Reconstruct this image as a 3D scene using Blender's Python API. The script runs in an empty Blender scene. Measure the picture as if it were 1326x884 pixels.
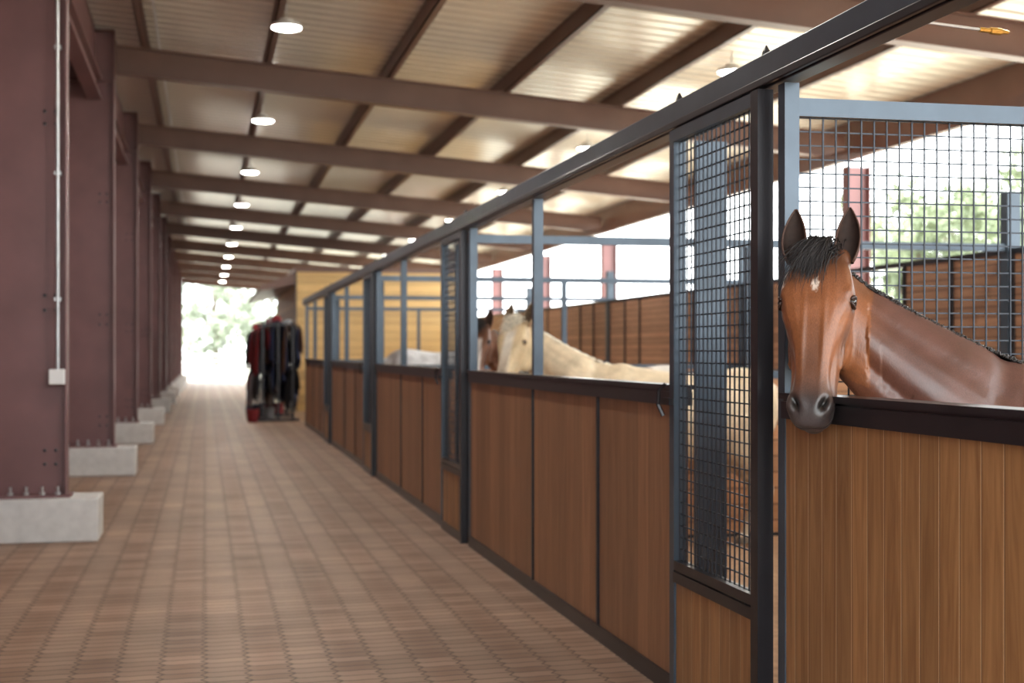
import bpy, math, random
import numpy as np
from mathutils import Vector, Matrix
random.seed(4)
sc=bpy.context.scene
COL=sc.collection

# ---------------------------------------------------------------- materials
def newmat(name):
    m=bpy.data.materials.new(name); m.use_nodes=True
    nt=m.node_tree; b=nt.nodes['Principled BSDF']
    return m,nt,b
def N(nt,t,**kw):
    n=nt.nodes.new(t)
    for k,v in kw.items(): setattr(n,k,v)
    return n
def math_n(nt,op,a,b=None):
    n=N(nt,'ShaderNodeMath',operation=op)
    for i,v in enumerate((a,b)):
        if v is None: continue
        if isinstance(v,(int,float)): n.inputs[i].default_value=v
        else: nt.links.new(v,n.inputs[i])
    return n.outputs[0]
def mixc(nt,fac,a,b,mode='MIX'):
    n=N(nt,'ShaderNodeMix',data_type='RGBA',blend_type=mode)
    for idx,v in ((0,fac),(6,a),(7,b)):
        if isinstance(v,(int,float)): n.inputs[idx].default_value=v
        elif isinstance(v,tuple): n.inputs[idx].default_value=(*v,1)
        else: nt.links.new(v,n.inputs[idx])
    return n.outputs[2]
def grey(nt,s):
    cv=N(nt,'ShaderNodeCombineXYZ')
    for i in range(3): nt.links.new(s,cv.inputs[i])
    return cv.outputs[0]
def mrange(nt,s,a,b,c=0,d=1):
    mr=N(nt,'ShaderNodeMapRange')
    for i,v in enumerate((a,b,c,d)): mr.inputs[i+1].default_value=v
    nt.links.new(s,mr.inputs[0]); return mr.outputs[0]
def simple(name,col,rough=.5,metal=0,var=.15,nscale=6,bump=0.0,spec=.5,stretch=(1,1,1)):
    m,nt,b=newmat(name)
    tc=N(nt,'ShaderNodeTexCoord'); mp=N(nt,'ShaderNodeMapping'); mp.inputs['Scale'].default_value=stretch
    nt.links.new(tc.outputs['Object'],mp.inputs[0])
    no=N(nt,'ShaderNodeTexNoise'); no.inputs['Scale'].default_value=nscale; no.inputs['Detail'].default_value=5
    nt.links.new(mp.outputs[0],no.inputs[0])
    lo=tuple(c*(1-var) for c in col); hi=tuple(min(1,c*(1+var)) for c in col)
    nt.links.new(mixc(nt,mrange(nt,no.outputs[0],.3,.7),lo,hi),b.inputs['Base Color'])
    b.inputs['Roughness'].default_value=rough; b.inputs['Metallic'].default_value=metal
    b.inputs['Specular IOR Level'].default_value=spec
    if bump:
        bp=N(nt,'ShaderNodeBump'); bp.inputs['Strength'].default_value=bump; bp.inputs['Distance'].default_value=.01
        nt.links.new(no.outputs[0],bp.inputs['Height']); nt.links.new(bp.outputs[0],b.inputs['Normal'])
    return m
def wood(name,ax,grain,pitch,base,dark,seam_col,seam_w=.035,rough=.45,gs=14):
    m,nt,b=newmat(name)
    tc=N(nt,'ShaderNodeTexCoord'); sx=N(nt,'ShaderNodeSeparateXYZ'); nt.links.new(tc.outputs['Object'],sx.inputs[0])
    q=math_n(nt,'DIVIDE',sx.outputs[ax],pitch)
    idx=math_n(nt,'FLOOR',q); fr=math_n(nt,'FRACT',q)
    wn=N(nt,'ShaderNodeTexWhiteNoise',noise_dimensions='1D'); nt.links.new(idx,wn.inputs['W'])
    sc_=[gs,gs,gs]; sc_[grain]=1.0
    mp=N(nt,'ShaderNodeMapping'); mp.inputs['Scale'].default_value=sc_
    nt.links.new(tc.outputs['Object'],mp.inputs[0])
    off=N(nt,'ShaderNodeCombineXYZ')
    o=math_n(nt,'MULTIPLY',wn.outputs[0],40); nt.links.new(o,off.inputs[grain]); nt.links.new(off.outputs[0],mp.inputs['Location'])
    no=N(nt,'ShaderNodeTexNoise'); no.inputs['Scale'].default_value=1.6; no.inputs['Detail'].default_value=8; no.inputs['Roughness'].default_value=.62
    no.inputs['Distortion'].default_value=1.0
    nt.links.new(mp.outputs[0],no.inputs[0])
    c=mixc(nt,mrange(nt,no.outputs[0],.34,.66),dark,base)
    br=math_n(nt,'ADD',math_n(nt,'MULTIPLY',wn.outputs[0],.38),.80)
    c=mixc(nt,1.0,c,grey(nt,br),'MULTIPLY')
    s=math_n(nt,'LESS_THAN',fr,seam_w)
    c=mixc(nt,math_n(nt,'MULTIPLY',s,.85),c,seam_col)
    s2=math_n(nt,'GREATER_THAN',fr,1-seam_w*.9)
    c=mixc(nt,math_n(nt,'MULTIPLY',s2,.85),c,tuple(x*.25 for x in dark))
    nt.links.new(c,b.inputs['Base Color'])
    b.inputs['Roughness'].default_value=rough
    bp=N(nt,'ShaderNodeBump'); bp.inputs['Strength'].default_value=.25; bp.inputs['Distance'].default_value=.004
    h=math_n(nt,'ADD',math_n(nt,'MULTIPLY',no.outputs[0],.4),math_n(nt,'MULTIPLY',s2,-1.0))
    nt.links.new(h,bp.inputs['Height']); nt.links.new(bp.outputs[0],b.inputs['Normal'])
    return m
M={}
M['steel_red']=simple('painted_red_oxide_steel',(.180,.084,.084),.42,0,.12,2.5)
M['steel_beam']=simple('painted_brown_steel',(.15,.08,.062),.38,0,.1,2.5)
M['frame']=simple('blue_grey_frame_steel',(.065,.09,.12),.30,.25,.15,5)
M['frame_dark']=simple('dark_bronze_frame_steel',(.024,.022,.026),.3,.3,.15,5)
M['wire']=simple('black_wire',(.028,.036,.05),.4,.3,.1,5)
M['wood_v']=wood('stained_vertical_boards',1,2,.11,(.47,.255,.105),(.29,.138,.05),(.74,.52,.30),.04)  # pale seam edges are a bevel highlight painted into the board colour
M['wood_p']=wood('stained_panel_boards',1,2,.17,(.40,.215,.11),(.28,.14,.068),(.30,.15,.07),.012)
M['wood_h']=wood('horizontal_partition_boards',2,0,.13,(.48,.25,.12),(.34,.16,.07),(.16,.07,.03),.06)
M['wood_hy']=wood('horizontal_slat_boards',2,1,.09,(.44,.25,.15),(.33,.17,.10),(.16,.07,.04),.08)
M['wood_y']=wood('yellow_pine_boards',2,0,.2,(.62,.42,.18),(.52,.33,.13),(.35,.2,.08),.03)
M['concrete']=simple('footing_concrete',(.64,.64,.63),.85,0,.1,9,.25)
M['roof']=simple('cream_metal_deck',(.82,.785,.69),.22,.2,.06,.7,0,.5,(3,.4,1))
M['galv']=simple('galvanised_metal',(.55,.56,.57),.35,.7,.1,12)
M['white_pl']=simple('white_plastic',(.75,.75,.74),.4,0,.03,6)
M['brass']=simple('brass',(.65,.42,.12),.25,.9,.08,20)
M['dirt']=simple('stall_bedding',(.36,.23,.14),.95,0,.25,14,.6)
M['ground']=simple('pale_sandy_ground',(.50,.48,.40),.95,0,.15,.6,.2)
M['bark']=simple('bark',(.22,.17,.13),.9,0,.3,8,.5)
M['leaf']=simple('leaves',(.21,.25,.15),.6,0,.35,1.5)
M['leaf_far']=simple('haze_paled_leaves',(.34,.38,.30),.7,0,.3,.8)  # distance haze painted into the far leaves as a paler colour
def emit(name,col,st):
    m,nt,b=newmat(name); b.inputs['Base Color'].default_value=(*col,1)
    b.inputs['Emission Color'].default_value=(*col,1); b.inputs['Emission Strength'].default_value=st
    return m
M['lamp']=emit('lamp_diffuser',(1,.97,.92),16)
def pavers():
    m,nt,b=newmat('interlocking_brick_pavers')
    PW,PH=.20,.10
    tc=N(nt,'ShaderNodeTexCoord'); sx=N(nt,'ShaderNodeSeparateXYZ'); nt.links.new(tc.outputs['Object'],sx.inputs[0])
    tri=math_n(nt,'PINGPONG',sx.outputs[1],PH/2); tri=math_n(nt,'SUBTRACT',math_n(nt,'DIVIDE',tri,PH/2),.5)
    x2=math_n(nt,'ADD',sx.outputs[0],math_n(nt,'MULTIPLY',tri,.034))
    sn2=math_n(nt,'SINE',math_n(nt,'MULTIPLY',sx.outputs[0],2*math.pi/PW))
    y2=math_n(nt,'ADD',sx.outputs[1],math_n(nt,'MULTIPLY',sn2,.006))
    cb=N(nt,'ShaderNodeCombineXYZ'); nt.links.new(x2,cb.inputs[0]); nt.links.new(y2,cb.inputs[1])
    br=N(nt,'ShaderNodeTexBrick'); br.offset=0; br.squash=1
    br.inputs['Scale'].default_value=1; br.inputs['Brick Width'].default_value=PW; br.inputs['Row Height'].default_value=PH
    br.inputs['Mortar Size'].default_value=.006; br.inputs['Mortar Smooth'].default_value=.3; br.inputs['Bias'].default_value=0
    br.inputs['Color1'].default_value=(.41,.26,.18,1); br.inputs['Color2'].default_value=(.25,.145,.095,1); br.inputs['Mortar'].default_value=(.09,.058,.042,1)
    nt.links.new(cb.outputs[0],br.inputs['Vector'])
    no=N(nt,'ShaderNodeTexNoise'); no.inputs['Scale'].default_value=1.1; no.inputs['Detail'].default_value=6
    nt.links.new(tc.outputs['Object'],no.inputs[0])
    st=math_n(nt,'SINE',math_n(nt,'MULTIPLY',sx.outputs[0],2*math.pi/(PW*2)))
    st=math_n(nt,'MULTIPLY',math_n(nt,'ADD',st,1),.5)
    c=mixc(nt,math_n(nt,'MULTIPLY',st,.42),br.outputs['Color'],(.46,.335,.25))
    c=mixc(nt,1.0,c,grey(nt,mrange(nt,no.outputs[0],.3,.7,.78,1.14)),'MULTIPLY')
    nt.links.new(mixc(nt,math_n(nt,'MULTIPLY',br.outputs['Fac'],.9),c,(.09,.058,.042)),b.inputs['Base Color'])
    b.inputs['Roughness'].default_value=.55
    bp=N(nt,'ShaderNodeBump'); bp.inputs['Strength'].default_value=.6; bp.inputs['Distance'].default_value=.006
    nt.links.new(math_n(nt,'SUBTRACT',1,br.outputs['Fac']),bp.inputs['Height']); nt.links.new(bp.outputs[0],b.inputs['Normal'])
    return m
M['paver']=pavers()

# ---------------------------------------------------------------- mesh builder
class MB:
    def __init__(s): s.v=[]; s.f=[]; s.m=[]; s.mats=[]
    def mi(s,mat):
        if mat not in s.mats: s.mats.append(mat)
        return s.mats.index(mat)
    def box(s,x0,x1,y0,y1,z0,z1,mat):
        s.quadprism([(x0,y0,z0),(x1,y0,z0),(x1,y1,z0),(x0,y1,z0),(x0,y0,z1),(x1,y0,z1),(x1,y1,z1),(x0,y1,z1)],mat)
    def quadprism(s,pts8,mat):
        i=len(s.v); s.v+=pts8
        s.f+=[(i,i+3,i+2,i+1),(i+4,i+5,i+6,i+7),(i,i+1,i+5,i+4),(i+1,i+2,i+6,i+5),(i+2,i+3,i+7,i+6),(i+3,i,i+4,i+7)]
        s.m+=[s.mi(mat)]*6
    def tube(s,pts,rad,mat,n=8,cap=True):
        pts=[Vector(p) for p in pts]
        if not hasattr(rad,'__len__'): rad=[rad]*len(pts)
        rings=[]; prev=None
        for k,p in enumerate(pts):
            t=(pts[min(k+1,len(pts)-1)]-pts[max(k-1,0)]).normalized()
            a=Vector((0,0,1)) if abs(t.z)<.9 else Vector((1,0,0))
            u=t.cross(a).normalized() if prev is None else (prev-t*prev.dot(t)).normalized()
            prev=u; w=t.cross(u)
            rings.append([tuple(p+(u*math.cos(2*math.pi*j/n)+w*math.sin(2*math.pi*j/n))*rad[k]) for j in range(n)])
        s.loft(rings,mat,cap)
    def loft(s,rings,mat,cap=True):
        n=len(rings[0]); b=len(s.v); k=s.mi(mat)
        for r in rings: s.v+=[tuple(map(float,p)) for p in r]
        for a in range(len(rings)-1):
            for j in range(n):
                s.f.append((b+a*n+j,b+a*n+(j+1)%n,b+(a+1)*n+(j+1)%n,b+(a+1)*n+j)); s.m.append(k)
        if cap:
            s.f.append(tuple(b+j for j in range(n))[::-1]); s.m.append(k)
            e=b+(len(rings)-1)*n; s.f.append(tuple(e+j for j in range(n))); s.m.append(k)
    def grid(s,G,mat):
        i0=len(s.v); nu=len(G[0]); k=s.mi(mat)
        for r in G: s.v+=[tuple(map(float,p)) for p in r]
        for a in range(len(G)-1):
            for c in range(nu-1):
                s.f.append((i0+a*nu+c,i0+a*nu+c+1,i0+(a+1)*nu+c+1,i0+(a+1)*nu+c)); s.m.append(k)
    def ellipsoid(s,c,axes,mat,nu=16,nv=10):
        c=np.array(c,float); A=[np.array(a,float) for a in axes]
        rings=[]
        for i in range(nv+1):
            ph=math.pi*i/nv; ph=min(max(ph,.05),math.pi-.05)
            rings.append([tuple(c+A[0]*math.cos(ph)+math.sin(ph)*(A[1]*math.cos(2*math.pi*j/nu)+A[2]*math.sin(2*math.pi*j/nu))) for j in range(nu)])
        s.loft(rings,mat)
    def obj(s,name,parent=None,smooth=False,bevel=0):
        me=bpy.data.meshes.new(name); me.from_pydata(s.v,[],s.f)
        for m in s.mats: me.materials.append(M[m] if isinstance(m,str) else m)
        me.polygons.foreach_set('material_index',s.m)
        if smooth: me.polygons.foreach_set('use_smooth',[True]*len(s.f))
        me.update()
        o=bpy.data.objects.new(name,me); COL.objects.link(o)
        if parent: o.parent=parent
        if bevel:
            b=o.modifiers.new('bevel','BEVEL'); b.width=bevel; b.segments=2; b.limit_method='ANGLE'
        return o
def empty(name,loc=(0,0,0)):
    e=bpy.data.objects.new(name,None); e.location=loc; COL.objects.link(e); return e

# ---------------------------------------------------------------- shell
YF0,YB=-2.2,73.2  # unseen roof end behind camera cut short to let more sky light in
b=MB(); b.box(-1.95,2.06,-8,YB,-.12,0,'paver'); b.obj('floor')
b=MB(); b.box(2.06,8.9,-8,36,-.12,0.0,'dirt'); b.obj('stall_floor')
b=MB(); b.box(-120,150,-60,220,-.3,-.121,'ground'); b.obj('ground')
def roofz(x): return 5.44-.081*(x+1.1)
b=MB(); pr=[]
y=YF0
while y<YB:
    pr+=[(y,0),(y+.22,0),(y+.235,.03),(y+.275,.03)]; y+=.29
pr.append((YB,0))
x0,x1=-2.1,8.75
for (yy,zz) in pr: b.v+=[(x0,yy,roofz(x0)+zz),(x1,yy,roofz(x1)+zz)]
for (yy,zz) in pr: b.v+=[(x0,yy,roofz(x0)+.08),(x1,yy,roofz(x1)+.08)]
n=len(pr); k=b.mi('roof')
for j in range(n-1):
    b.f.append((2*j,2*j+1,2*j+3,2*j+2)); b.m.append(k)
    o=2*n; b.f.append((o+2*j,o+2*j+2,o+2*j+3,o+2*j+1)); b.m.append(k)
b.obj('ceiling')
b=MB(); b.box(-2.0,-1.9,YF0,YB,-.12,5.42,'steel_red')
for z in (1.2,2.3,3.4,4.5): b.box(-1.9,-1.78,YF0,YB,z,z+.18,'steel_red')
b.obj('wall_left')
for x in (-.75,.75,2.27,3.78,5.3,6.85):
    b=MB(); z1=roofz(x); z0=z1-.2
    b.box(x-.008,x+.008,YF0,YB,z0,z1,'steel_beam'); b.box(x-.008,x+.07,YF0,YB,z0,z0+.01,'steel_beam'); b.box(x-.008,x+.07,YF0,YB,z1-.012,z1-.006,'steel_beam')
    b.box(x+.062,x+.07,YF0,YB,z0,z0+.025,'steel_beam')
    b.obj('roof_purlin')
b=MB(); b.box(8.6,8.75,YF0,YB,4.25,4.63,'steel_beam'); b.box(8.2,8.3,YF0,YB,4.0,4.14,'steel_beam'); b.obj('eave_beam')
FY=[11.92+6.1*k for k in range(-2,11)]
for a,fy in enumerate(FY[:-1]):
    b=MB(); ya,yb=fy+.12,FY[a+1]-.12
    b.box(-1.38,-1.22,ya,yb,4.55,4.57,'steel_red'); b.box(-1.38,-1.22,ya,yb,4.8,4.82,'steel_red'); b.box(-1.31,-1.29,ya,yb,4.57,4.8,'steel_red')
    b.box(-1.32,-1.30,ya,yb,4.82,roofz(-1.3)-.01,'steel_red')
    b.obj('eave_strut')
for fy in FY:
    b=MB()
    def pz(x,off): return roofz(x)-.2-off
    xa,xb=-1.07,8.54
    def sl(y0,y1,ot,ob):
        b.quadprism([(xa,y0,pz(xa,ob)),(xb,y0,pz(xb,ob)),(xb,y1,pz(xb,ob)),(xa,y1,pz(xa,ob)),(xa,y0,pz(xa,ot)),(xb,y0,pz(xb,ot)),(xb,y1,pz(xb,ot)),(xa,y1,pz(xa,ot))],'steel_beam')
    sl(fy-.09,fy+.09,0,.014); sl(fy-.006,fy+.006,.014,.326); sl(fy-.09,fy+.09,.326,.34)
    b.box(-1.07,-1.055,fy-.1,fy+.1,pz(xa,.40),pz(xa,-.05),'steel_beam')
    b.obj('roof_beam')
    b=MB(); x0,x1=-1.72,-1.075; zt=roofz(-1.1)-.03
    b.box(x1-.014,x1,fy-.1,fy+.1,.36,zt,'steel_red'); b.box(x0,x0+.014,fy-.1,fy+.1,.36,zt,'steel_red')
    b.box(x0,x1,fy-.006,fy+.006,.36,zt,'steel_red'); b.box(x0-.03,x1+.03,fy-.14,fy+.14,.341,.362,'steel_red'); b.box(x0,x1,fy-.1,fy+.1,zt-.015,zt,'steel_red')
    b.box(x0+.015,x1-.015,fy-.09,fy+.09,4.78,4.795,'steel_red')
    for z in (.60,.71,1.83,1.95,3.32,3.42):
        for xx in (-1.25,-1.165):
            b.tube([(xx,fy-.006,z),(xx,fy-.03,z)],.014,'frame_dark',6)
    for xx in (-1.62,-1.5,-1.38,-1.26,-1.14):
        for yy in (fy-.11,fy+.11):
            b.tube([(xx,yy,.36),(xx,yy,.43)],.012,'galv',6); b.tube([(xx,yy,.362),(xx,yy,.385)],.024,'galv',6)
    b.obj('steel_column')
    b=MB(); b.box(-1.77,-.82,fy-.25,fy+.3,0,.34,'concrete'); b.obj('concrete_footing',bevel=.012)
    b=MB(); zt=roofz(8.7)-.62
    b.box(8.55,8.565,fy-.1,fy+.1,0,zt,'steel_red'); b.box(8.86,8.875,fy-.1,fy+.1,0,zt,'steel_red'); b.box(8.56,8.87,fy-.006,fy+.006,0,zt,'steel_red')
    b.box(8.5,8.92,fy-.14,fy+.14,.0,.02,'steel_red')
    b.obj('steel_column')
al=bpy.data.lights.new('lamp_light','AREA'); al.shape='DISK'; al.size=.28; al.energy=38; al.color=(1,.95,.87)
for k in range(-1,10):
    for (x,z) in ((.83,4.86),(5.72,4.60)):
        fy=11.92+6.1*k+3.0
        e=empty('high_bay_light',(x,fy,z))
        b=MB()
        prof=[(.16,.0),(.165,.015),(.155,.035),(.08,.05),(.07,.085),(.03,.09)]
        b.loft([[(r*math.cos(a*math.pi/12),r*math.sin(a*math.pi/12),h) for a in range(24)] for r,h in prof],'white_pl')
        b.tube([(0,0,.09),(0,0,.24)],.008,'galv',6)
        b.obj('housing',e)
        b=MB(); b.tube([(0,0,-.02),(0,0,-.008),(0,0,.004)],[.12,.15,.15],'lamp',24); b.obj('diffuser',e)
        lo=bpy.data.objects.new('bulb',al); COL.objects.link(lo); lo.parent=e; lo.location=(0,0,-.03)
e=empty('electrical_conduit'); b=MB()
b.tube([(-1.14,11.78,1.35),(-1.14,11.78,4.7)],.014,'galv',8)
for z in (1.9,2.9,3.9): b.box(-1.165,-1.115,11.775,11.83,z,z+.03,'galv')
b.obj('pipe',e); b=MB(); b.box(-1.205,-1.085,11.74,11.83,1.24,1.36,'white_pl'); b.obj('switch_box',e,bevel=.008)
e=empty('electrical_conduit'); b=MB(); b.tube([(-.55,YF0,5.3),(-.55,YB,5.3)],.014,'galv',6); b.obj('pipe',e)

# ---------------------------------------------------------------- stalls
def wirepanel(b,plane,fix,a0,a1,z0,z1,p=.05,r=.0027):
    na=max(1,round((a1-a0)/p)); nz=max(1,round((z1-z0)/p))
    for i in range(na+1):
        a=a0+(a1-a0)*i/na
        if plane=='x': b.box(fix-r,fix+r,a-r,a+r,z0,z1,'wire')
        else: b.box(a-r,a+r,fix-r,fix+r,z0,z1,'wire')
    for i in range(nz+1):
        z=z0+(z1-z0)*i/nz
        if plane=='x': b.box(fix+r,fix+3*r,a0,a1,z-r,z+r,'wire')
        else: b.box(a0,a1,fix+r,fix+3*r,z-r,z+r,'wire')
ZR=1.355
def half_wall(b,y0,y1,mat,divs=()):
    b.box(2.005,2.05,y0,y1,.07,1.275,mat)
    b.box(1.99,2.065,y0,y1,0,.08,'frame_dark')
    b.box(1.985,2.07,y0,y1,1.265,1.325,'frame_dark'); b.box(1.975,2.08,y0,y1,1.335,ZR,'frame_dark'); b.box(1.995,2.06,y0,y1,1.325,1.335,'frame_dark')
    for d in divs: b.box(1.992,2.062,d-.014,d+.014,.08,1.265,'frame_dark')
e=empty('stall_front'); b=MB()
half_wall(b,-1.25,4.70,'wood_v',(1.7,)); b.box(2.0,2.055,-1.3,-1.2,0,2.45,'frame')
b.box(2.0,2.055,4.70,4.76,0,2.45,'frame')
b.obj('half_wall',e)
b=MB(); b.box(1.975,2.08,YF0,29.6,2.475,2.575,'frame'); b.box(1.99,2.065,YF0,29.6,2.455,2.475,'frame_dark')
b.box(1.965,1.985,YF0,29.6,2.46,2.49,'frame_dark')
b.obj('stall_header_rail',bevel=.004)
for k in range(4):
    Y0=4.84+6.1*k; Y1=Y0+6.1-.15
    e=empty('stall_front')
    b=MB()
    half_wall(b,Y0+1.03,Y1,'wood_p' ,(Y0+2.3,Y0+3.8))
    b.box(2.0,2.06,Y1,Y1+.06,0,2.45,'frame')
    b.box(2.0,2.06,Y0+3.77,Y0+3.83,ZR,2.45,'frame')
    b.box(2.10,2.24,Y0+1.06,Y0+1.10,0,2.42,'frame')
    b.obj('half_wall',e)
    b=MB()
    b.box(1.955,2.015,Y0,Y0+.07,0,2.45,'frame_dark')
    b.box(1.965,2.02,Y0+.97,Y0+1.03,0,2.45,'frame')
    b.box(1.965,2.015,Y0+.07,Y0+.97,2.40,2.45,'frame')
    b.box(1.965,2.015,Y0+.07,Y0+.97,.565,.605,'frame_dark'); b.box(1.96,2.02,Y0+.07,Y0+.97,.515,.56,'frame_dark')
    b.box(1.975,2.01,Y0+.07,Y0+.97,.07,.52,'wood_v'); b.box(1.965,2.015,Y0+.07,Y0+.97,0.0,.07,'frame_dark')
    b.obj('door_frame',e)
    b=MB(); wirepanel(b,'x',1.99,Y0+.07,Y0+.97,.605,2.40); b.obj('mesh_panel',e)
    b=MB(); b.tube([(1.955,Y0+1.05,1.36),(1.93,Y0+1.07,1.33),(1.93,Y0+1.08,1.27),(1.95,Y0+1.07,1.22)],.009,'frame_dark',6)
    b.box(1.945,1.965,Y0+.98,Y0+1.07,1.27,1.30,'frame_dark')
    for yy in (Y0+.03,Y0+1.0):
        b.loft([[(2.0-w,yy-w,z),(2.0+w,yy-w,z),(2.0+w,yy+w,z),(2.0-w,yy+w,z)] for w,z in ((.014,2.575),(.010,2.595),(.002,2.615))],'frame_dark')
    b.obj('latch',e)
for k in range(5):
    yp=4.80+6.1*k
    e=empty('stall_partition'); b=MB()
    b.box(2.08,6.62,yp-.02,yp+.02,.03,1.28,'wood_h')
    b.box(2.08,6.62,yp-.03,yp+.03,1.28,1.34,'frame'); b.box(2.08,6.62,yp-.03,yp+.03,0,.03,'frame_dark')
    b.box(2.07,6.62,yp-.03,yp+.03,2.345,2.41,'frame')
    if k: b.box(4.3,4.36,yp-.03,yp+.03,1.34,2.345,'frame')
    b.obj('panel',e)
    if k==0:
        b=MB(); wirepanel(b,'y',yp,2.09,6.6,1.34,2.345,.05,.0026); b.obj('mesh_panel',e)
b=MB()
for k in range(-1,5):
    ya=4.80+6.1*k
    b.box(6.62,6.74,ya-.06,ya+.06,0,2.85,'frame')
    b.box(6.65,6.70,ya,ya+6.1,.03,1.25,'wood_hy'); b.box(6.65,6.70,ya+.06,ya+1.8,1.25,2.32,'wood_hy')
    if k>=2: b.box(6.65,6.70,ya+1.8,ya+4.3,1.25,2.32,'wood_hy')
    b.box(6.65,6.70,ya+4.3,ya+6.0,1.25,2.32,'wood_hy')
    for yy in (ya+.06,ya+.9,ya+1.8,ya+4.3,ya+5.1,ya+6.0): b.box(6.63,6.72,yy-.025,yy+.025,1.25,2.34,'frame_dark')
    b.box(6.64,6.71,ya,ya+6.1,2.32,2.37,'frame_dark'); b.box(6.64,6.71,ya,ya+6.1,1.24,1.29,'frame')
b.obj('wall_right')
e=empty('misting_pipe'); b=MB()
b.tube([(2.08,4.35,2.60),(2.35,4.38,2.608),(2.58,4.4,2.597)],.0055,'galv',8); b.obj('pipe',e)
b=MB(); b.tube([(2.58,4.4,2.597),(2.62,4.4,2.595),(2.621,4.4,2.595),(2.66,4.4,2.593),(2.661,4.4,2.593),(2.69,4.4,2.592)],[.009,.009,.013,.013,.009,.006],'brass',8); b.obj('nozzle',e)

e=empty('tack_room'); b=MB()
b.box(2.25,6.7,36,46,0,3.55,'wood_y'); b.box(2.2,6.75,35.95,46.05,3.5,3.6,'steel_beam')
b.box(2.22,2.25,35.97,36.07,0,3.5,'frame_dark')
b.obj('walls',e)
b=MB(); b.quadprism([(1.35,36,3.02),(2.25,36,3.2),(2.25,46,3.2),(1.35,46,3.02),(1.35,36,3.12),(2.25,36,3.5),(2.25,46,3.5),(1.35,46,3.12)],'steel_beam'); b.obj('awning',e)
b=MB(); b.box(2.24,2.26,38,39,0,2.1,'frame_dark'); b.box(2.235,2.25,41,42.5,1.1,2.1,'frame'); b.obj('door_1',e)

# rack with hanging rugs, saddles, helmets and buckets
cl=[simple('cloth_black',(.012,.012,.015),.85,0,.3,6),simple('cloth_navy',(.015,.022,.06),.85,0,.3,6),simple('leather_brown',(.08,.035,.018),.5,0,.3,6),simple('cloth_maroon',(.20,.015,.02),.85,0,.3,6),simple('cloth_grey',(.22,.22,.23),.85,0,.3,6)]
e=empty('horse_rug_rack'); b=MB()
RX=(1.22,1.55,1.86)
for yy in (31.0,33.2,35.4):
    for xx in RX: b.box(xx-.025,xx+.025,yy-.025,yy+.025,0,2.15,'frame_dark')
    b.box(1.1,2.0,yy-.04,yy+.04,0,.06,'frame_dark'); b.box(1.22,1.86,yy-.02,yy+.02,2.05,2.1,'frame_dark')
HZ={1.22:(1.98,1.02),1.55:(2.12,1.25),1.86:(2.05,1.12)}
for xx in RX:
    for z in HZ[xx]: b.tube([(xx,30.9,z),(xx,35.5,z)],.022,'frame_dark',8)
b.obj('frame',e)
b=MB(); rj=random.Random(23)
for xx in RX:
    for lev,(lo_,hi_) in ((0,(.45,1.1)),(1,(.35,.95))):
        yy=30.9+rj.uniform(0,.2)
        while yy<35.3:
            zt=HZ[xx][lev]
            wd=rj.uniform(.25,.62); dl=rj.uniform(lo_,hi_); dr=rj.uniform(lo_,hi_)*.95; mt=cl[rj.choice([0,0,0,1,2,3,4,0,1,3])]; ph=rj.uniform(0,6); thk=rj.uniform(.05,.16)
            G=[]
            for a in range(23):
                q=-1+2*a/22
                side=-1 if q<0 else 1; ln=dl if q<0 else dr; w_=abs(q)
                row=[]
                for c in range(15):
                    u=c/14
                    fold=.035*math.sin(u*15+ph)*min(1,w_*2)+.015*math.sin(u*31+ph*2)*w_
                    px=xx+side*(thk*min(1,w_*5)**.5+.04*w_)+fold
                    pz_=zt+.03-ln*max(0,w_-.06)*(1+.12*math.sin(u*7+ph))
                    row.append((px,yy+wd*u+.03*math.sin(w_*6+ph),pz_))
                G.append(row)
            b.grid(G,mt); yy+=wd*rj.uniform(.6,1.25)
o=b.obj('rugs',e,smooth=True); sd_=o.modifiers.new('s','SOLIDIFY'); sd_.thickness=.02
b=MB()
for xx in RX:     # riding helmets and folded caps resting on the rails
    for yy in (31.1,31.9,32.8,33.9,34.7):
        if rj.random()<.6:
            z=HZ[xx][0]+.04; m_=cl[rj.choice([0,1,3,4])]; r0=rj.uniform(.11,.14)
            b.loft([[(xx+r*math.cos(t*math.pi/8),yy+1.2*r*math.sin(t*math.pi/8),z+h) for t in range(16)] for r,h in ((r0*1.15,0),(r0*1.15,.015),(r0,.02),(r0*.95,.08),(r0*.7,.13),(r0*.2,.15))],m_)
b.obj('helmets',e,smooth=True)
b=MB()
for i in range(11):
    px,py=rj.choice([1.0,1.08,1.4,1.7]),30.7+i*.42
    b.loft([[(px+r*math.cos(t*math.pi/6),py+r*math.sin(t*math.pi/6),z) for t in range(12)] for r,z in ((.10,0),(.115,.1),(.13,.26),(.135,.27),(.12,.27),(.1,.05))],cl[rj.choice([0,1,3,4])])
b.obj('buckets',e,smooth=True)

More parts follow.
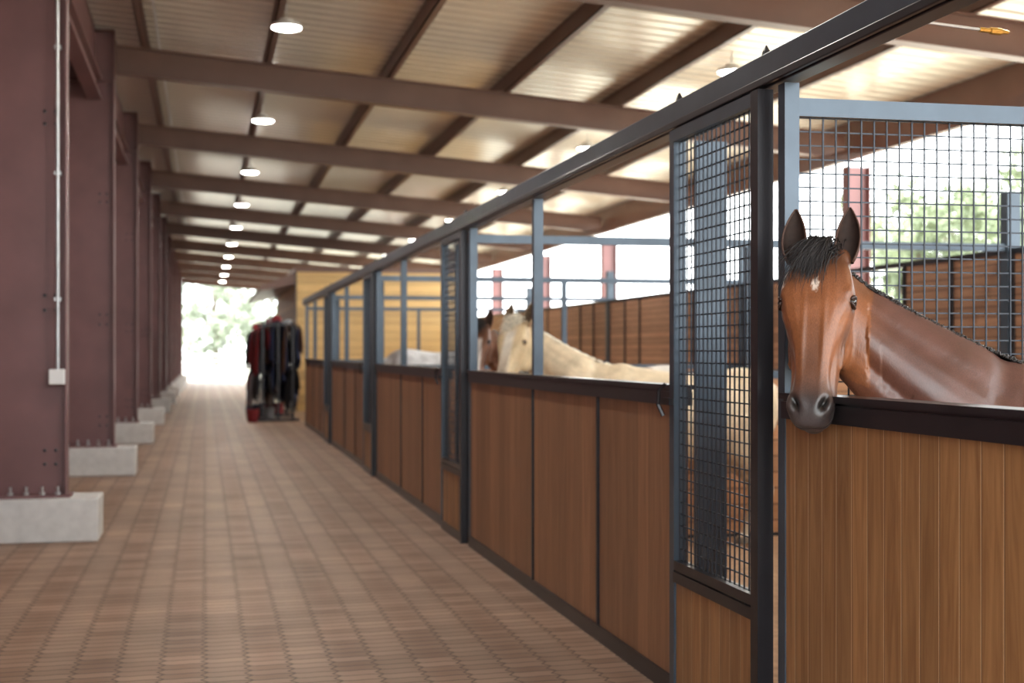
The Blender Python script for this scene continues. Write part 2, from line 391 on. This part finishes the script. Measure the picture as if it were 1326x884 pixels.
# ---------------------------------------------------------------- outside
def tree_mesh(seed,h=8,r=3.2,lm='leaf'):
    rr=np.random.RandomState(seed); b=MB()
    b.tube([(0,0,-.2),(.1,.05,h*.25),(-.05,.1,h*.5),(0,0,h*.8)],[.28,.2,.14,.04],'bark',8)
    for i in range(7):
        a=i*2.4; b.tube([(0,0,h*(.2+.07*i)),(r*.35*math.cos(a),r*.35*math.sin(a),h*(.35+.07*i)),(r*.7*math.cos(a),r*.7*math.sin(a),h*(.42+.07*i))],[.1,.06,.02],'bark',6)
    for _c in range(46):
        c=np.array((rr.uniform(-1,1)*r*.85,rr.uniform(-1,1)*r*.85,h*rr.uniform(.14,.95)))
        cr=rr.uniform(.8,1.5)
        for _ in range(110):
            d=rr.normal(size=3); d/=np.linalg.norm(d); p=c+d*cr*rr.uniform(.4,1)
            u=rr.normal(size=3); u/=np.linalg.norm(u); w=np.cross(u,rr.normal(size=3)); w/=np.linalg.norm(w)
            s=rr.uniform(.14,.26); i0=len(b.v)
            b.v+=[tuple(p-u*s),tuple(p+w*s*.5),tuple(p+u*s),tuple(p-w*s*.5)]; b.f.append((i0,i0+1,i0+2,i0+3)); b.m.append(b.mi(lm))
    return b
t0=tree_mesh(1).obj('tree'); t0.location=(36,44,-.12)
t1=tree_mesh(2,9,3.6).obj('tree'); t1.location=(31,38,-.12)
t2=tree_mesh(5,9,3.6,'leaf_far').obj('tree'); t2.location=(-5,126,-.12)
def inst(src,loc,s,rz):
    o=bpy.data.objects.new('tree',src.data); COL.objects.link(o); o.location=loc; o.scale=(s,s,s); o.rotation_euler=(0,0,rz)
for i,(x,y,s) in enumerate([(42,52,1.2),(30,56,1.0),(40,36,1.1),(48,64,1.3),(39,70,1.2),(44,44,1.3),(52,54,1.4),(56,72,1.4),(34,49,1.1),(38,60,1.2)]):
    inst(t0 if i%2 else t1,(x,y,-.12),s,i*1.3)
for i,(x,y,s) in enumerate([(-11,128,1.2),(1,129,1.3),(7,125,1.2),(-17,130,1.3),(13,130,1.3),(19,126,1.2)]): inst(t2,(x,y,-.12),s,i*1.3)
b=MB()
for i in range(40):
    x=-30+i*2; b.box(x-.06,x+.06,99.9,100.1,-.12,1.3,'white_pl')
for z in (.4,.8,1.2): b.box(-31,50,99.96,100.04,z,z+.12,'white_pl')
b.obj('paddock_fence')

# ---------------------------------------------------------------- horses
def catmull(P,m):
    P=np.array(P,float); Q=np.vstack([2*P[0]-P[1],P,2*P[-1]-P[-2]]); out=[]
    for i in range(1,len(Q)-2):
        for j in range(m):
            t=j/m; a,b_,c,d=Q[i-1],Q[i],Q[i+1],Q[i+2]
            out.append(.5*((2*b_)+(-a+c)*t+(2*a-5*b_+4*c-d)*t*t+(-a+3*b_-3*c+d)*t**3))
    out.append(P[-1]); return np.array(out)
def unit(v): v=np.array(v,float); return v/np.linalg.norm(v)
def sstep(a,b_,x): t=np.clip((x-a)/(b_-a),0,1); return t*t*(3-2*t)
def coat_mat(name,rough=.38,spec=.45):
    m,nt,b=newmat(name)
    vc=N(nt,'ShaderNodeVertexColor',layer_name='coat')
    tc=N(nt,'ShaderNodeTexCoord'); no=N(nt,'ShaderNodeTexNoise'); no.inputs['Scale'].default_value=9; no.inputs['Detail'].default_value=6
    nt.links.new(tc.outputs['Object'],no.inputs[0])
    mp=N(nt,'ShaderNodeMapping'); mp.inputs['Scale'].default_value=(260,420,90); nt.links.new(tc.outputs['Object'],mp.inputs[0])
    n2=N(nt,'ShaderNodeTexNoise'); n2.inputs['Scale'].default_value=1; n2.inputs['Detail'].default_value=4; nt.links.new(mp.outputs[0],n2.inputs[0])
    c=mixc(nt,1.0,vc.outputs[0],grey(nt,mrange(nt,no.outputs[0],.3,.7,.76,1.2)),'MULTIPLY')
    c=mixc(nt,1.0,c,grey(nt,mrange(nt,n2.outputs[0],.3,.7,.8,1.2)),'MULTIPLY')
    nt.links.new(c,b.inputs['Base Color'])
    nt.links.new(mrange(nt,no.outputs[0],.3,.7,rough-.05,rough+.08),b.inputs['Roughness'])
    b.inputs['Specular IOR Level'].default_value=spec
    b.inputs['Sheen Weight'].default_value=.04
    bp=N(nt,'ShaderNodeBump'); bp.inputs['Strength'].default_value=.3; bp.inputs['Distance'].default_value=.002
    nt.links.new(n2.outputs[0],bp.inputs['Height']); nt.links.new(bp.outputs[0],b.inputs['Normal'])
    return m
M['eye']=simple('eye_gloss',(.014,.008,.005),.05,0,.2,30)

def build_horse(name,loc,rotz,scale,neck,P,n_h,tilt,pal,vox=.008,hair=None):
    P=np.array(P,float); n_h=unit([*n_h,0]); L=.60
    d=n_h*math.sin(tilt)+np.array([0,0,-1])*math.cos(tilt); n=n_h*math.cos(tilt)+np.array([0,0,1])*math.sin(tilt); h=np.cross(d,n)
    root=empty(name)
    b=MB()
    body=[(0.0,1.00,.10,.09),(.06,1.00,.24,.17),(.2,1.03,.34,.225),(.42,1.075,.385,.245),(.7,1.05,.365,.28),(.95,1.035,.345,.30),(1.2,1.06,.335,.29),(1.4,1.10,.325,.28),(1.55,1.12,.29,.25),(1.67,1.10,.22,.17),(1.73,1.08,.1,.08)]
    rings=[]
    for a,cz,hh,hw in catmull(body,5):
        r=[]
        for j in range(32):
            th=2*math.pi*j/32; s=math.sin(th); c=math.cos(th)
            w=hw*(1-.28*max(0,s)**2-.08*max(0,-s)**2)
            r.append((a,w*np.sign(c)*abs(c)**.92,cz+hh*s))
        rings.append(r)
    b.loft(rings,'coat')
    for s in (-1,1):
        b.ellipsoid((.32,s*.145,1.06),[(.10,0,.28),(.13,0,-.03),(0,.085,0)],'coat')
        b.ellipsoid((1.42,s*.13,1.10),[(.10,0,.28),(.22,0,-.05),(0,.15,0)],'coat')
        b.ellipsoid((.10,s*.09,.98),[(0,0,.17),(.09,0,0),(0,.09,0)],'coat')
        fl=[(.36,.14,1.0,.13),(.42,.15,.80,.10),(.43,.145,.64,.068),(.42,.14,.48,.046),(.42,.14,.43,.043),(.425,.14,.30,.029),(.425,.14,.17,.034),(.415,.14,.14,.038),(.39,.14,.085,.032),(.375,.14,.055,.048),(.36,.14,.0,.062)]
        hl=[(1.44,.14,1.05,.19),(1.42,.155,.86,.155),(1.38,.165,.74,.12),(1.47,.16,.61,.075),(1.585,.15,.50,.052),(1.60,.15,.44,.046),(1.59,.15,.30,.034),(1.575,.15,.17,.038),(1.56,.15,.14,.04),(1.53,.15,.085,.034),(1.515,.15,.055,.05),(1.50,.15,0,.062)]
        for lg in (fl,hl):
            c=catmull(lg,4); rr=[]
            for (a,l,z,r) in c: rr.append([(a+r*1.12*math.cos(t),s*l+r*.92*math.sin(t),max(z,0)) for t in np.linspace(0,2*math.pi,16,endpoint=False)])
            b.loft(rr,'coat')
    b.tube([(1.66,0,1.28),(1.76,0,1.2),(1.8,0,1.05)],[.05,.045,.03],'coat')
    nk=catmull(neck,6); rings=[]; crest=[]
    for i,row in enumerate(nk):
        c=row[:3]; T=unit(nk[min(i+1,len(nk)-1)][:3]-nk[max(i-1,0)][:3]); up=np.array([row[3],0,row[4]]); up=unit(up-T*up.dot(T)); sd=np.cross(T,up)
        r=[]
        for j in range(28):
            th=2*math.pi*j/28; s=math.sin(th); cc=math.cos(th)
            w=row[6]*(1-.45*max(0,s)**2)
            r.append(tuple(c+up*row[5]*s+sd*w*cc))
        rings.append(r); crest.append((c+up*row[5],up,sd,T))
    b.loft(rings,'coat')
    hd=[(-.04,-.075,.05,.045,0),(0,-.035,.13,.075,0),(.08,-.012,.19,.100,0),(.16,.002,.225,.115,0),(.25,.008,.262,.123,0),(.32,.010,.285,.121,.05),(.40,.008,.285,.111,.25),(.48,.005,.255,.097,.5),(.56,.002,.21,.085,.7),(.64,.0,.178,.078,.85),(.72,-.001,.158,.075,1),(.80,.0,.146,.075,1),(.87,.003,.136,.078,1),(.93,-.002,.120,.073,1),(.98,-.016,.092,.058,1),(1.005,-.032,.06,.038,1)]
    qa=np.array([0,.0,.022,.09,.24,.5,.78,.94,1.0]); wa=np.array([0,.58,.84,.98,1.0,.84,.68,.42,0])
    qb=np.array([0,.0,.05,.16,.34,.55,.78,.93,1.0]); wb=np.array([0,.42,.66,.85,.98,1.0,.86,.5,0])
    hdd=catmull(hd,4); rings=[]
    for t,fo,dep,hw,nb in hdd:
        q=qa*(1-nb)+qb*nb; w=wa*(1-nb)+wb*nb
        pts=[(P+d*t*L+n*(fo-dep*q[i])+h*hw*w[i]) for i in range(len(q))]+[(P+d*t*L+n*(fo-dep*q[i])-h*hw*w[i]) for i in range(len(q)-2,0,-1)]
        rings.append([tuple(p) for p in pts])
    b.loft(rings,'coat')
    def H(t,f,l): return P+d*t*L+n*f+h*l
    for s in (-1,1):
        b.ellipsoid(H(.250,-.018,s*.100),[d*.038,n*.024,h*.022],'coat')
        b.ellipsoid(H(.32,-.060,s*.106),[d*.045,n*.03,h*.016],'coat')
        b.ellipsoid(H(.40,-.185,s*.068),[d*.115,n*.095,h*.040],'coat')
        b.ellipsoid(H(.50,-.070,s*.082),[unit(d+n*-.05)*.10,n*.012,h*.013],'coat')
        b.ellipsoid(H(.875,-.030,s*.052),[d*.048,n*.028,h*.026],'coat')
        b.ellipsoid(H(.03,-.06,s*.072),[d*.045,n*.035,h*.03],'coat')
    b.ellipsoid(H(.95,-.108,0),[d*.036,n*.032,h*.042],'coat')
    M['coat']=coat_mat(name+'_coat',pal.get('rough',.38),pal.get('spec',.45))
    src=b.obj('tmp')
    md=src.modifiers.new('r','REMESH'); md.mode='VOXEL'; md.voxel_size=vox; md.use_smooth_shade=True
    sm=src.modifiers.new('s','SMOOTH'); sm.iterations=max(2,int(.04/vox)); sm.factor=.5
    dg=bpy.context.evaluated_depsgraph_get(); dg.update()
    me=bpy.data.meshes.new_from_object(src.evaluated_get(dg))
    bpy.data.objects.remove(src)
    nv=len(me.vertices); co=np.empty(nv*3); me.vertices.foreach_get('co',co); co=co.reshape(-1,3)
    no=np.empty(nv*3); me.vertices.foreach_get('normal',no); no=no.reshape(-1,3)
    rel=co-P; t=rel@d/L; f=rel@n; l=rel@h; al=np.abs(l)
    disp=np.zeros(nv)
    nl=lambda tt,ff,ll,a,b_,c: np.exp(-(((t-tt)*L/a)**2+((f-ff)/b_)**2+((al-ll)/c)**2))
    headm=(f>-.3)&(t>-.1)&(al<.16)
    tt=(t-.885)*L; ll=al-.047+.35*tt
    nostr=np.exp(-((tt/.024)**2+(ll/.0125)**2+((f+.02)/.035)**2))*headm
    rim=np.exp(-((tt/.036)**2+((al-.050)/.026)**2+((f+.02)/.035)**2))*headm
    disp+=rim*.006-nostr*.028
    mouth=np.exp(-((f+.076-.02*(t-.9)/.1)/.0035)**2)*sstep(.80,.86,t)*headm*(t<1.1)
    disp-=mouth*.007
    disp-=nl(.298,-.040,.12,.020,.024,.03)*headm*.009
    disp-=nl(.16,-.065,.10,.026,.022,.03)*headm*.010
    disp-=nl(.52,-.135,.08,.07,.022,.03)*headm*.011
    disp-=nl(.66,-.030,.065,.08,.014,.020)*headm*.009
    disp-=nl(.40,-.012,.08,.04,.016,.02)*headm*.006
    disp+=np.exp(-(((t-.5)/.25)**2+((al-.034)/.008)**2+((f-.0)/.02)**2))*headm*.003
    vein=np.exp(-((f+.10+.05*np.sin(t*9))/.004)**2)*sstep(.42,.5,t)*sstep(.8,.7,t)*headm*(al>.04); disp+=vein*.0026
    ctr=nk[:,:3]; near=np.empty(nv,int)
    for a in range(0,nv,20000): near[a:a+20000]=((co[a:a+20000,None,:]-ctr[None])**2).sum(2).argmin(1)
    ups=np.array([c[1] for c in crest]); hds=nk[:,5]
    vv=((co-ctr[near])*ups[near]).sum(1)/hds[near]; ss=near/(len(nk)-1)
    nm=sstep(.10,.3,ss)*sstep(.99,.85,ss)*(~((f>-.24)&(t>-.05)&(al<.15)&(t<1.1)))
    disp-=np.exp(-((vv+.5)/.14)**2)*nm*.014
    disp+=np.exp(-((vv+.1)/.25)**2)*nm*.008
    disp-=np.exp(-((vv-.42)/.13)**2)*nm*.006
    sh=co[:,0]-.55*(co[:,2]-1.1)
    disp-=np.exp(-((sh-.04)/.05)**2)*sstep(.8,1.0,co[:,2])*(co[:,0]<.5)*.014
    disp-=np.exp(-((sh-.36)/.06)**2)*sstep(.8,.95,co[:,2])*(co[:,0]<.8)*.010
    disp+=.003*np.sin(co[:,0]*9+co[:,2]*7)*np.sin(co[:,2]*11-co[:,0]*5)*(co[:,0]>-.2)
    co2=co+no*disp[:,None]
    me.vertices.foreach_set('co',co2.ravel())
    base=np.array(pal['base']); C=np.tile(base,(nv,1))
    def blend(mask,col):
        nonlocal C; mask=np.clip(mask,0,1)[:,None]; C=C*(1-mask)+np.array(col)*mask
    x=co[:,0]; z=co[:,2]
    blend(sstep(-.42,-.1,x)*.9*(1-headm*(f>-.2)*(t<1.1)*1.0),pal['body'])
    blend(sstep(.95,.7,z)*.5,pal['belly'])
    blend(sstep(.62,.42,z),pal['legs'])
    blend(sstep(.065,.05,z),pal['hoof'])
    hm=headm*(f>-.22)*(t<1.2)
    if 'face' in pal: blend(hm*sstep(.06,.02,al)*sstep(-.05,-.02,f)*sstep(.1,.2,t),pal['face'])
    if 'cheek' in pal: blend(hm*sstep(.15,.45,t)*.6,pal['cheek'])
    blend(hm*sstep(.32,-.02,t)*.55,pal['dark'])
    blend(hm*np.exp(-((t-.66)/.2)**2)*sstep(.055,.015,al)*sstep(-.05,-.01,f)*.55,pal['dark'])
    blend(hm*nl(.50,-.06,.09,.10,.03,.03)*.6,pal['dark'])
    blend(hm*(f>-.2)*sstep(.66,.90,t)*.95*(al<.12),pal['muzzle'])
    blend(hm*sstep(.93,.99,t)*.35,tuple(min(1,c*3) for c in pal['muzzle']))
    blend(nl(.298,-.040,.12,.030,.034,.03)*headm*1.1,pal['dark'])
    blend(np.clip(nostr*2.2,0,1),(.006,.005,.004)); blend(mouth*.9,(.015,.01,.01))
    if 'star' in pal:
        ra=np.sqrt(((t-.205)*L/.028)**2+((l-.002)/.014)**2)+.3*np.sin(l*420+t*60)*np.sin(t*190+l*90)
        blend(hm*(f>-.03)*sstep(1.05,.55,ra)*.85,pal['star'])
    if pal.get('pinto'):
        wv=np.sin(x*4.1+1)*np.sin(z*5.2+.4)+.5*np.sin(co[:,1]*9+x*6)
        blend(sstep(.25,.35,wv)*(x>-.3),(.7,.66,.6))
        blend(hm*sstep(.07,.05,al)*sstep(.22,.3,t)*(f>-.12),(.75,.70,.64))
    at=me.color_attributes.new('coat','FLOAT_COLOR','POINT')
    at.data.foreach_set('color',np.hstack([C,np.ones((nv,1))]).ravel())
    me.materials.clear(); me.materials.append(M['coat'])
    me.polygons.foreach_set('use_smooth',[True]*len(me.polygons)); me.update()
    o=bpy.data.objects.new('body',me); COL.objects.link(o); o.parent=root
    EC=lambda s: H(.296,-.034,s*.111)
    b=MB()
    for s in (-1,1): b.ellipsoid(EC(s),[d*.020,n*.025,h*.019],'eye',20,14)
    b.obj('eyes',root,smooth=True)
    lid=simple(name+'_lid',pal['dark'],.45,0,.1,30); b=MB()
    for s in (-1,1):
        for (dt,rad) in ((-.0195,.0065),(.0175,.0045)):
            pts=[]
            for k in range(9):
                a=-1.35+2.7*k/8
                pts.append(EC(s)+n*.0265*math.sin(a)+d*dt*math.cos(a)*.95+h*s*(.0120*math.cos(a)+.001))
            b.tube(pts,[rad*.5]+[rad]*7+[rad*.5],lid,8)
    b.obj('eyelids',root,smooth=True)
    M['earc']=simple(name+'_ear',pal['ear'],.6,0,.15,30); M['ear_in']=simple(name+'_ear_inner',tuple(c*.35 for c in pal['ear']),.8,0,.3,60)
    b=MB()
    for s in (-1,1):
        base=H(.02,-.055,s*.084); up=unit(-d*1+h*s*.14+n*.12); out=unit(h*s); out=unit(out-up*out.dot(up)); fr=np.cross(up,out)
        if fr.dot(n)<0: fr=-fr
        nv_,nu=14,11; inner=[];outer=[]
        for iv in range(nv_+1):
            v=iv/nv_; w=.046*math.sin(math.pi*min(1,(v*.84+.16))**.95)**.75 if v<1 else .001
            w=max(w,.0015); ri=[];ro=[]
            for iu in range(nu):
                u=-1+2*iu/(nu-1); an=u*1.9*(1-.36*v)
                R=w*.84
                p=base+up*(v*.190-.01)+out*(R*math.sin(an)-.018*v*v)+fr*(-R*math.cos(an)*.9+.012*math.sin(math.pi*v))
                ri.append(p); ro.append(p+(out*math.sin(an)-fr*math.cos(an))*.004*(1-v*.6))
            inner.append(ri); outer.append(ro)
        b.grid(inner,'ear_in'); b.grid(outer,'earc')
        for cc in (0,nu-1):
            b.tube([(inner[a][cc]+outer[a][cc])/2 for a in range(nv_+1)],[.005*(1-.5*a/nv_) for a in range(nv_+1)],'earc',6)
    b.obj('ears',root,smooth=True)
    hm_=simple(name+'_hair',pal['hair'],.5,0,.3,40); b=MB(); hr=random.Random(3)
    def strand(p0,dirs,r=.004,k_=2):
        pts=[np.array(p0)]
        for q in dirs: pts.append(pts[-1]+np.array(q))
        pts=catmull(pts,k_); k=len(pts)
        b.tube(pts,[r*(1-.85*(i/(k-1))**1.5) for i in range(k)],hm_,4,False)
    ncr=len(crest); dens=hair or 260; rm=.0065 if dens<1000 else .003
    for i in range(dens):
        u=hr.uniform(.10,1)*(ncr-1); i0=min(int(u),ncr-2); fr_=u-i0
        cp=crest[i0][0]*(1-fr_)+crest[i0+1][0]*fr_; up,sd,T=crest[i0][1:]
        side=sd if sd[1]>0 else -sd
        p=cp-up*.010+side*hr.uniform(-.018,.02); ln=hr.uniform(.6,1.15)
        strand(p,[up*.016*ln+side*.012+T*hr.uniform(-.012,.004),side*.035*ln+up*.002+np.array([hr.uniform(0,.012),0,-.012]),side*.02*ln+np.array([hr.uniform(-.015,.02),0,-.08*ln]),np.array([hr.uniform(-.02,.02),.005,-.09*ln])],rm)
    sg=-1 if h[0]>0 else 1
    for i in range(620):
        l0=hr.gauss(0,.026); p=H(hr.uniform(-.10,.02),-.03+hr.uniform(-.05,.006),l0)
        sw=hr.uniform(.010,.050)*sg+l0*.15
        ln=hr.uniform(.3,1.1)
        strand(p,[n*.018-d*.002,d*.035*ln+n*.018+h*sw*.5,d*.052*ln+n*.004+h*sw*.6,d*.045*ln-n*.003+h*(sw*.3+hr.uniform(-.006,.006)),d*.030*ln-n*.004],.0018)
    for i in range(120):
        a=hr.uniform(0,6.28); r=hr.uniform(0,.04); p=(1.78+r*math.cos(a)*.6,r*math.sin(a),1.12+hr.uniform(-.05,.1))
        strand(p,[(.05,r*.6*math.sin(a),-.15),(.02,r*math.sin(a),-.25),(-.01,r*math.sin(a),-.25),(-.01,0,-.15*hr.random())],.007)
    b.obj('mane_and_tail',root,smooth=True)
    root.location=loc; root.rotation_euler=(0,0,rotz); root.scale=(scale,)*3
    return root
neck_up=[(.50,0,1.08,.0,1,.355,.19),(.26,0,1.18,.45,.89,.30,.155),(.04,.03,1.34,.45,.9,.225,.115),(-.13,.09,1.48,.42,.9,.178,.092),(-.25,.145,1.60,.40,.9,.145,.08),(-.325,.165,1.70,.3,.95,.11,.068)]
bay=dict(base=(.215,.075,.028),body=(.088,.040,.034),belly=(.085,.038,.03),legs=(.02,.015,.013),hoof=(.06,.05,.045),dark=(.034,.016,.012),muzzle=(.042,.036,.037),star=(.7,.60,.52),ear=(.08,.040,.028),hair=(.014,.010,.010),cheek=(.25,.090,.032),rough=.36,spec=.6)
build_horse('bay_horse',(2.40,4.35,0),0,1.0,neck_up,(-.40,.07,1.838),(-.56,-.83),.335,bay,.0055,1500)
palo=dict(base=(.56,.43,.26),body=(.64,.52,.36),belly=(.58,.45,.3),legs=(.6,.5,.36),hoof=(.2,.16,.12),dark=(.38,.26,.15),muzzle=(.30,.22,.17),ear=(.42,.28,.16),hair=(.75,.68,.55),face=(.72,.66,.56),rough=.5)
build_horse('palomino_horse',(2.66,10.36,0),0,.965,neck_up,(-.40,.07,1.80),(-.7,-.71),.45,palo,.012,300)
pin=dict(base=(.20,.085,.045),body=(.24,.11,.065),belly=(.22,.1,.05),legs=(.5,.45,.4),hoof=(.1,.08,.07),dark=(.05,.025,.02),muzzle=(.45,.33,.3),ear=(.16,.07,.04),hair=(.03,.02,.018),pinto=True,rough=.5)
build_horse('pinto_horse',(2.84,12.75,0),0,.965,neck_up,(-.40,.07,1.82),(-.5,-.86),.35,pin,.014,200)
neck_low=[(.50,0,1.10,.0,1,.36,.19),(.24,0,1.12,.1,1,.29,.15),(.02,.0,1.12,.1,1,.215,.11),(-.2,.0,1.12,.1,1,.17,.09),(-.40,.0,1.14,.1,1,.14,.08),(-.52,.0,1.15,.1,1,.115,.07)]
wh=dict(base=(.62,.62,.62),body=(.66,.66,.67),belly=(.6,.6,.6),legs=(.5,.5,.5),hoof=(.1,.09,.08),dark=(.35,.34,.34),muzzle=(.25,.23,.23),ear=(.5,.5,.5),hair=(.6,.6,.6),rough=.5)
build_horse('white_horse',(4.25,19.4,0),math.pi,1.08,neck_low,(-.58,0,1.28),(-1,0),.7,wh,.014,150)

# ---------------------------------------------------------------- light
w=bpy.data.worlds.new('World'); sc.world=w; w.use_nodes=True; nt=w.node_tree
bg=nt.nodes['Background']; bg.inputs[0].default_value=(.93,.98,1,1); bg.inputs[1].default_value=4.0
s=bpy.data.lights.new('sun','SUN'); s.energy=5; s.angle=.2; s.color=(1,.96,.89)
so=bpy.data.objects.new('sun',s); COL.objects.link(so); so.rotation_euler=Vector((.42,-.35,.85)).to_track_quat('Z','Y').to_euler()

# ---------------------------------------------------------------- camera
cam=bpy.data.cameras.new('camera'); co_=bpy.data.objects.new('camera',cam); COL.objects.link(co_)
co_.location=(0,0,1.5); th=math.atan(398/1842)
co_.rotation_euler=(math.pi/2,0,-th)
cam.sensor_width=36; cam.lens=50.0; cam.shift_y=13/1326
cam.dof.use_dof=True; cam.dof.focus_distance=4.55; cam.dof.aperture_fstop=3.0
cam.clip_end=500
sc.camera=co_
sc.view_settings.view_transform='Standard'; sc.view_settings.look='None'; sc.view_settings.exposure=0.92; sc.view_settings.gamma=.97
